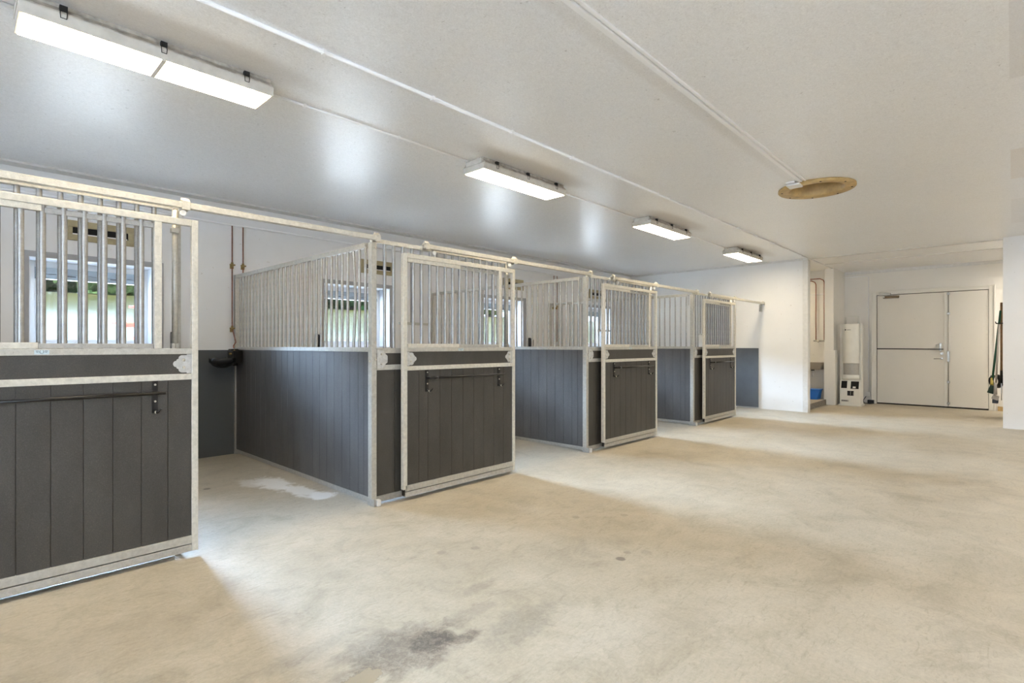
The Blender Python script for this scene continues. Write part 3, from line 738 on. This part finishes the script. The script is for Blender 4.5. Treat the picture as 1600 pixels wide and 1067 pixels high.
def conduit(x0, x1, y, r, label, clips=0.8, y2=None):
    o = MB().tube([(x0, y, H - r), (x1, y if y2 is None else y2, H - r)], r, 12).build('ceiling_conduit', 'conduit')
    tag(o, label, 'conduit')
    m = MB(); x = x0 + 0.3
    while x < x1 - 0.1:
        m.box(x - 0.01, x + 0.01, y - r - 0.004, y + r + 0.004, H - 2 * r - 0.002, H); x += clips
    m.build('conduit_clip', 'conduit', o)
conduit(-4.4, 0.22, 3.69, 0.009, 'thin conduit running into the nearest lamp from the left')
conduit(1.44, 3.32, 3.69, 0.009, 'thin white conduit between the first and second ceiling lamp')
conduit(4.55, 6.37, 3.69, 0.009, 'thin white conduit between the second and third ceiling lamp')
conduit(7.60, 9.42, 3.68, 0.009, 'thin white conduit between the third and fourth ceiling lamp')
conduit(10.64, XF - 0.05, 3.66, 0.009, 'short white conduit from the farthest lamp to the cross wall')
conduit(-4.4, XE - 0.02, 2.93, 0.012, 'long white conduit beside the lamp row, crossing the whole ceiling')
for (y0_, y1_, hh_, lb) in [(1.600, 1.634, 0.016, 'wide white cable trunking running to the round wooden ceiling ring'), (1.566, 1.584, 0.012, 'narrow white cable trunking beside the wider one, ending at the ceiling ring')]:
    tag(MB().box(-4.4, 6.12, y0_, y1_, H - hh_, H).build('cable_trunking', 'conduit', None, 0.003), lb, 'conduit')
jb = tag(MB().box(6.08, 6.22, 1.62, 1.75, H - 0.045, H - 0.022).box(6.07, 6.20, 1.66, 1.75, H - 0.022, H).build('junction_box', 'white_plastic', None, 0.006), 'small white junction box at the edge of the round ceiling ring', 'junction box')
# round plywood ring and shaft
rg = empty('ceiling_ring', (6.51, 1.565, H), 'round plywood ring around a dark ceiling vent shaft', 'vent')
MB().lathe([(0.372, 0.0), (0.374, -0.020), (0.368, -0.026), (0.275, -0.026), (0.262, -0.020), (0.262, 0.0)], 0, 0, 64, True, True).build('flange', 'ply', rg)
MB().lathe([(0.264, -0.020), (0.252, -0.004), (0.246, 0.08), (0.240, 0.16)], 0, 0, 64).build('shaft_collar', 'ply', rg)
MB().lathe([(0.240, 0.14), (0.238, 0.55), (0.001, 0.56)], 0, 0, 64).build('shaft', 'ply_shaded', rg)
for k in range(8):
    a = k * PI / 4 + 0.35
    MB().tube([(0.335 * math.cos(a), 0.335 * math.sin(a), -0.024), (0.335 * math.cos(a), 0.335 * math.sin(a), -0.029)], 0.010, 10).build('screw', 'dark', rg)

# ================================================================ end wall: double door
dd = empty('door_1', (XE, 1.31, 0), 'cream double door with a wide left leaf and black panic bar', None, None, 'structure')
yl, yc, yr, zt = 2.262 - 1.31, 1.045 - 1.31, 0.356 - 1.31, 2.47
MB().box(-0.05, 0, yl, yl + 0.10, 0, zt + 0.09).box(-0.05, 0, yr - 0.10, yr, 0, zt + 0.09).box(-0.05, 0, yr, yl, zt, zt + 0.09).box(-0.07, -0.05, yl + 0.075, yl + 0.10, 0, zt + 0.09).box(-0.07, -0.05, yr - 0.10, yr - 0.075, 0, zt + 0.09).box(-0.07, -0.05, yr - 0.075, yl + 0.075, zt + 0.06, zt + 0.09).build('door_frame', 'door_frame', dd, 0.003)
MB().box(-0.035, 0, yc + 0.0, yl - 0.012, 0.03, zt - 0.012).build('wide_leaf', 'door_paint', dd, 0.002)
MB().box(-0.035, 0, yr + 0.005, yc - 0.035, 0.03, zt - 0.012).build('narrow_leaf', 'door_paint', dd, 0.002)
MB().box(-0.052, -0.034, yc - 0.035, yc + 0.012, 0.03, zt - 0.012).build('cover_strip', 'door_frame', dd, 0.002)
MB().box(-0.003, 0, yr, yl, 0.0, zt).build('door_gap', 'dark', dd)
MB().tube([(-0.10, yl - 0.02, 1.25), (-0.10, yc + 0.025, 1.245)], 0.011, 12).tube([(-0.035, yl - 0.03, 1.25), (-0.10, yl - 0.03, 1.25)], 0.012, 10).build('panic_bar', 'black', dd)
MB().box(-0.10, -0.035, yc + 0.055, yc + 0.095, 1.20, 1.38).tube([(-0.07, yc + 0.10, 1.35), (-0.075, yc + 0.145, 1.34), (-0.075, yc + 0.15, 1.26), (-0.07, yc + 0.10, 1.245)], 0.006, 8).build('bar_latch', 'steel', dd, 0.004)
MB().tube([(-0.034, yc + 0.055, 1.15), (-0.046, yc + 0.055, 1.15)], 0.030, 20).build('lock_cylinder', 'steel', dd)
MB().tube([(-0.034, yc + 0.055, 1.045), (-0.045, yc + 0.055, 1.045)], 0.024, 20).tube([(-0.045, yc + 0.055, 1.045), (-0.085, yc + 0.055, 1.045), (-0.087, yc + 0.075, 1.045), (-0.085, yc + 0.185, 1.040)], 0.009, 10).build('lever_handle', 'steel', dd)
cl = MB().box(-0.10, -0.036, yl - 0.42, yl - 0.13, 2.385, 2.435).build('closer', 'bronze', dd, 0.004)
MB().box(-0.12, -0.05, yl - 0.27, yl - 0.06, 2.45, 2.50).box(-0.11, -0.09, yl - 0.16, yl - 0.13, 2.40, 2.50).build('closer_body', 'steel', cl, 0.006)
rod = MB().tube([(-0.060, yc - 0.055, 0.05), (-0.060, yc - 0.055, zt - 0.02)], 0.009, 10).build('bolt_rod', 'steel', dd)
m = MB()
for z in (0.10, 0.55, 1.18, 2.00, 2.42): m.box(-0.078, -0.034, yc - 0.080, yc - 0.030, z - 0.022, z + 0.022)
m.box(-0.085, -0.034, yc - 0.078, yc - 0.034, 0.98, 1.17)
m.build('rod_guide', 'steel', rod, 0.004)
# conduit around the door
tag(MB().tube([(XE - 0.012, 2.90, 2.93), (XE - 0.012, 2.45, 2.93), (XE - 0.012, 2.42, 2.90), (XE - 0.012, 2.42, 0.25)], 0.008, 8).build('wall_conduit', 'conduit'), 'thin white conduit running down the wall left of the double door', 'conduit')
tag(MB().box(XE - 0.06, XE, 2.375, 2.47, 0.15, 0.26).build('wall_socket', 'white_plastic', None, 0.004), 'small white socket box low beside the left door frame', 'socket')
tag(MB().tube([(XE - 0.03, 2.46, 0.16), (XE - 0.15, 2.50, 0.06), (XE - 0.25, 2.46, 0.012), (XE - 0.28, 2.36, 0.012), (XE - 0.2, 2.30, 0.012)], 0.008, 8).box(XE - 0.14, XE - 0.06, 2.30, 2.42, 0.0, 0.08).build('power_cord', 'black_plastic'), 'dark cord and plug on the floor beside the tall white heater', 'cord')

# ================================================================ tall white heater with base cabinet
ht = empty('standing_heater', (13.72, 2.60, 0), 'tall white cylindrical heater on a square base, left of the double door', 'heater')
# local: front faces -X
MB().box(-0.20, 0.19, -0.215, 0.215, 0, 0.035).build('plinth', 'heater', ht, 0.004)
MB().prism([(-0.185, 0.035), (-0.185, 0.36), (-0.12, 0.56), (0.17, 0.56), (0.17, 0.035)], 'y', -0.19, 0.19).build('base_cabinet', 'heater', ht, 0.004)
n_ = Vector((-0.2, 0, 0.065)).normalized()
def on_slope(y0, y1, t0, t1, off, mat, name):
    a = Vector((-0.185, 0, 0.36)); b_ = Vector((-0.12, 0, 0.56)); nn = Vector((-(b_ - a).z, 0, (b_ - a).x)).normalized()
    p = a.lerp(b_, t0) ; q = a.lerp(b_, t1)
    pts = [(p + nn * 0.0005), (q + nn * 0.0005), (q + nn * off), (p + nn * off)]
    MB().prism([(v.x, v.z) for v in pts], 'y', y0, y1).build(name, mat, ht)
on_slope(0.055, 0.165, 0.12, 0.90, 0.004, 'dark', 'control_window')
on_slope(-0.165, -0.015, 0.08, 0.88, 0.004, 'dark', 'control_window')
on_slope(-0.11, -0.055, 0.15, 0.32, 0.007, 'white_plastic', 'control_card')
MB().box(-0.189, -0.1845, -0.075, 0.045, 0.225, 0.33).build('front_opening', 'dark', ht)
MB().box(-0.191, -0.186, -0.02, -0.012, 0.24, 0.32).box(-0.191, -0.186, -0.07, -0.065, 0.235, 0.30).build('opening_bar', 'mesh_grey', ht)
np_ = MB().box(-0.187, -0.1845, 0.02, 0.16, 0.090, 0.128).build('name_plate', 'mesh_grey', ht)
m = MB(); y = 0.15
for w1 in (0.014, 0.008, 0.012, 0.010, 0.014, 0.008, 0.012): m.box(-0.1885, -0.1872, y - w1, y, 0.098, 0.120); y -= w1 + 0.004
m.build('lettering', 'ink', np_)
# side channels, back and drum
MB().box(-0.045, 0.15, -0.190, 0.190, 0.56, 1.80).build('back_case', 'heater', ht, 0.003)
for s_ in (-1, 1): MB().box(-0.065, 0.0, s_ * 0.188 - 0.012, s_ * 0.188 + 0.012, 0.56, 1.80).build('side_channel', 'heater', ht, 0.003)
mb = MB(); mb.lathe([(0.001, 0.93), (0.168, 0.93), (0.170, 0.94), (0.170, 1.785), (0.165, 1.80), (0.001, 1.80)], 0.0, 0.0, 48); mb.build('drum', 'heater', ht)
mb = MB(); mb.lathe([(0.158, 0.68), (0.158, 0.93)], 0.0, 0.0, 48); mb.build('grille_band', 'mesh_grey', ht)
mb = MB(); mb.lathe([(0.001, 0.56), (0.168, 0.56), (0.168, 0.68), (0.001, 0.68)], 0.0, 0.0, 48); mb.build('drum_foot', 'heater', ht)
MB().tube([(0, -0.125, 1.80), (0, -0.125, 1.985), (0, 0.125, 1.985), (0, 0.125, 1.80)], 0.013, 8).tube([(0.08, -0.125, 1.80), (0.08, -0.125, 1.97), (0.08, 0.125, 1.97), (0.08, 0.125, 1.80)], 0.011, 8).build('carry_frame', 'heater', ht)
lg = MB()
for k, (y_, w1) in enumerate([(0.085, 0.03), (0.045, 0.016), (0.025, 0.014), (0.006, 0.012), (-0.012, 0.010)]):
    x_ = -math.sqrt(0.1716 ** 2 - y_ * y_); lg.box(x_ - 0.003, x_ + 0.010, y_ - w1 / 2, y_ + w1 / 2, 1.655 if k == 0 else 1.663, 1.682 if k == 0 else 1.674)
lg.build('logo', 'ink', ht)

# ================================================================ wash alcove
bs = empty('wash_basin', (13.55, 3.36, 0.78), 'brown-grey steel wash basin on the alcove wall', 'basin')
MB().prism([(-0.22, 0.155), (-0.21, 0.0), (0.19, 0.0), (0.2, 0.155), (0.19, 0.155), (0.185, 0.01), (-0.205, 0.01), (-0.21, 0.155)], 'y', -0.22, 0.45).box(-0.22, 0.2, -0.235, -0.22, 0.0, 0.157).box(-0.22, 0.2, 0.45, 0.46, 0.0, 0.157).build('trough', 'basin', bs)
MB().tube([(0, -0.03, 0), (0, -0.03, -0.03)], 0.04, 14).build('drain_collar', 'black_plastic', bs)
MB().tube([(0, -0.03, -0.03), (0, -0.03, -0.17)], 0.02, 14).tube([(0, -0.03, -0.06), (0, -0.03, -0.09)], 0.028, 14).build('drain_pipe', 'white_plastic', bs)
bk = empty('plastic_tub', (13.40, 3.36, 0.115), 'blue plastic tub on the raised slab under the wash basin', 'tub')
MB().prism([(-0.19, 0), (0.19, 0), (0.23, 0.22), (-0.23, 0.22)], 'x', -0.14, 0.14).build('body', 'blue', bk, 0.008)
MB().box(-0.155, 0.155, -0.245, 0.245, 0.205, 0.232).build('rim', 'blue', bk, 0.006)
for (y, lb, turn) in [(3.305, 'left copper pipe on the alcove wall above the basin', 3.42), (3.135, 'right copper pipe on the alcove wall above the basin', 3.42)]:
    z1 = 2.80 if y > 3.2 else 2.84
    pipe('tap_pipe', [(13.72, turn + (0.35), z1 + 0.02), (13.72, y + 0.09, z1 + 0.02), (13.72, y + 0.02, z1 - 0.02), (13.72, y, z1 - 0.07), (13.72, y, 1.45)], 0.011, lb, 'copper pipes in the alcove')
tp = empty('tap', (13.70, 3.22, 1.43), 'chrome mixer tap on the alcove wall between two copper pipes', 'tap')
MB().tube([(0, -0.13, 0), (0, 0.13, 0)], 0.018, 12).tube([(0, 0, 0), (-0.08, 0, 0.0), (-0.15, 0, -0.03)], 0.012, 10).build('body', 'steel', tp)
for s_ in (-1, 1): MB().tube([(-0.01, s_ * 0.10, 0), (-0.05, s_ * 0.10, 0)], 0.022, 12).build('knob', 'steel', tp)
tag(MB().tube([(13.735, 3.10, 2.50), (13.735, 4.2, 2.50)], 0.010, 8).build('alcove_conduit', 'conduit'), 'thin horizontal conduit across the alcove wall behind the copper pipes', 'conduit')

# ================================================================ yard tools on the passage wall
def tool(name, x, y, ztop, lean, zb, hm, r, label, cat, head):
    t = empty(name, (x, y, zb), label, cat)
    MB().tube([(0, 0, 0.10), (0, lean, ztop - zb)], r, 10).build('handle', hm, t)
    head(t)
    return t
def h_broom(t):
    MB().tube([(0, 0, 0.08), (0, 0, 0.22)], [0.024, 0.018], 12).build('ferrule', 'yellow', t)
    MB().box(-0.14, 0.14, -0.045, 0.045, -0.06, 0.08, Matrix.Rotation(math.radians(18), 3, 'X')).build('brush_head', 'dkgreen', t, 0.008)
def h_squeegee(t):
    MB().tube([(0, 0, 0.05), (0, 0, 0.26)], [0.026, 0.02], 12).build('socket', 'greyhandle', t)
    MB().box(-0.15, 0.15, -0.045, 0.045, -0.03, 0.03, Matrix.Rotation(math.radians(22), 3, 'X')).build('head_block', 'greyhandle', t, 0.006)
    MB().box(-0.14, 0.14, -0.040, 0.040, -0.095, -0.025, Matrix.Rotation(math.radians(0), 3, 'X')).build('bristles', 'black_plastic', t, 0.006)
def h_shovel(t):
    MB().tube([(0, 0, 0.0), (0, 0, 0.25)], [0.022, 0.018], 12).build('socket', 'black', t)
    MB().prism([(-0.10, 0.02), (-0.11, -0.16), (-0.06, -0.26), (0.0, -0.29), (0.06, -0.26), (0.11, -0.16), (0.10, 0.02)], 'y', -0.006, 0.006).build('blade', 'steel', t)
tool('broom', 12.95, 0.275, 1.95, -0.115, 0.52, 'green', 0.016, 'green-handled broom with yellow ferrule, leftmost of the hanging tools', 'broom', h_broom)
tool('scrubbing_brush', 12.75, 0.225, 1.70, -0.05, 0.40, 'greyhandle', 0.015, 'grey-handled yard brush with white and black head, lowest of the hanging tools', 'brush', h_squeegee)
tool('shovel', 13.06, 0.150, 2.10, 0.0, 0.62, 'wood', 0.017, 'brown wooden-handled shovel hanging closest to the right wall', 'shovel', h_shovel)
rk = empty('tool_rack', (13.05, 0.06, 1.72), 'dark tool rail on the passage wall holding the handles', 'rack')
MB().box(-0.33, 0.35, 0.0, 0.02, -0.03, 0.03).build('rail', 'black', rk)
for x in (-0.262, -0.062, 0.048): MB().tube([(x, 0.02, 0), (x, 0.16, 0), (x, 0.165, 0.03)], 0.007, 8).build('hook', 'black', rk)
co = MB()
for k in range(4):
    r = 0.115 - 0.006 * k
    co.tube([(13.30 + r * math.cos(a), 0.20 + 0.018 * k + 0.07 * math.cos(a), 0.66 + r * math.sin(a)) for a in [j * 2 * PI / 20 for j in range(21)]], 0.012, 8)
co.tube([(13.30, 0.06, 0.76), (13.30, 0.30, 0.76)], 0.01, 8)
tag(co.build('hose_coil', 'black_plastic'), 'black coiled hose on a peg behind the hanging tools', 'hose')

# ================================================================ outdoors
gb = bmesh.new(); NX, NY = 60, 50
gv = []
for j in range(NY + 1):
    row = []
    for i in range(NX + 1):
        x = -38 + 125 * i / NX; y = 14.0 + 46 * (j / NY) ** 1.4
        d = y - 7.4
        z = 0.45 + 0.125 * d - max(0, d - 30) * 0.06 + 0.25 * noise.noise(Vector((x * 0.08, y * 0.08, 0))) * min(1, d / 6)
        row.append(gb.verts.new((x, y, z)))
    gv.append(row)
for j in range(NY):
    for i in range(NX):
        f = gb.faces.new([gv[j][i], gv[j][i + 1], gv[j + 1][i + 1], gv[j + 1][i]]); f.smooth = True
gm = MB(); gm.bm.free(); gm.bm = gb
tag(gm.build('meadow', 'grass'), 'sunny green meadow rising outside the windows', None, None, 'structure')
gy = MB().prism([(7.25, 0.40), (14.3, 1.30), (14.3, 1.0), (7.25, 0.1)], 'x', -4.6, 40).build('gravel_bounce_strip', 'gravel')  # added below sill level to reflect daylight onto the ceiling
tag(gy, 'unseen pale gravel strip added to bounce daylight up to the ceiling', None, None, 'structure')
def tree(x, y, z, r, h, mat, lb):
    t = empty('tree', (x, y, z), lb, 'tree', 'trees beyond the meadow')
    MB().tube([(0, 0, -0.4), (0.1, 0, h * 0.35), (0, 0, h * 0.6)], [0.28, 0.2, 0.12], 10).build('trunk', 'bark', t)
    bm = bmesh.new(); bmesh.ops.create_icosphere(bm, subdivisions=5, radius=1)
    off = Vector((x * 1.7, y, 3.1))
    for v in bm.verts:
        n = v.co.normalized()
        k = 1.0 + 0.10 * noise.noise(n * 1.8 + off) + 0.13 * noise.noise(n * 5 + off) + 0.12 * noise.noise(n * 13 + off)
        v.co = Vector((n.x * r * k, n.y * r * k, h * 0.55 + n.z * h * 0.5 * k))
    m_ = MB(); m_.bm.free(); m_.bm = bm
    m_.build('crown', mat, t)
random.seed(3)
kinds = [('leaf_light', 'light green leafy tree'), ('leaf_dark', 'dark green leafy tree')]
for k in range(33):
    x = -14 + k * 1.7; row = k % 3
    y = 38.0 + row * 4.6 + random.uniform(-0.1, 0.1); hh = random.uniform(4.8, 5.4) + row * 0.3
    mt, nm = kinds[(k * 7 // 3) % 2]
    tree(x, y, 4.1, 2.05, hh, mt, '%s in the %s row beyond the sunny meadow' % (nm, ('front', 'middle', 'back')[row]))
hb = bmesh.new(); hv = []
for j in range(9):
    row = []
    for i in range(401):
        a = math.pi * j / 8; x = -18 + 66 * i / 400
        r = 1 + 0.35 * noise.noise(Vector((x * 0.9, a * 2, 5))) + 0.2 * noise.noise(Vector((x * 3, a * 4, 9)))
        row.append(hb.verts.new((x, 53.0 - 0.9 * math.cos(a) * r, 3.9 + 3.2 * math.sin(a) * r)))
    hv.append(row)
for j in range(8):
    for i in range(400): hb.faces.new([hv[j][i], hv[j][i + 1], hv[j + 1][i + 1], hv[j + 1][i]])
hm = MB(); hm.bm.free(); hm.bm = hb
tag(hm.build('hedge', 'leaf_dark'), 'long dark green hedge behind the tree row at the far edge of the meadow', 'hedge')
# red picnic table outside the nearest window
px, py = 2.95, 11.2
pz = 1.30
tb = empty('picnic_table', (px, py, pz), 'red-brown wooden picnic table on the grass outside the nearest window', 'table')
tb.rotation_euler = (0, 0, 0.35)
MB().box(-0.75, 0.75, -0.33, 0.33, 0.68, 0.72).build('table_top', 'redwood', tb, 0.004)
for s_ in (-1, 1): MB().box(-0.75, 0.75, s_ * 0.68 - 0.12, s_ * 0.68 + 0.12, 0.40, 0.44).build('bench', 'redwood', tb, 0.004)
for sx in (-0.55, 0.55):
    for s_ in (-1, 1): MB().tube([(sx, s_ * 0.15, 0.68), (sx, s_ * 0.62, -0.15)], 0.04, 8).build('leg', 'redwood', tb)
    MB().box(sx - 0.02, sx + 0.02, -0.74, 0.74, 0.35, 0.40).build('brace', 'redwood', tb)
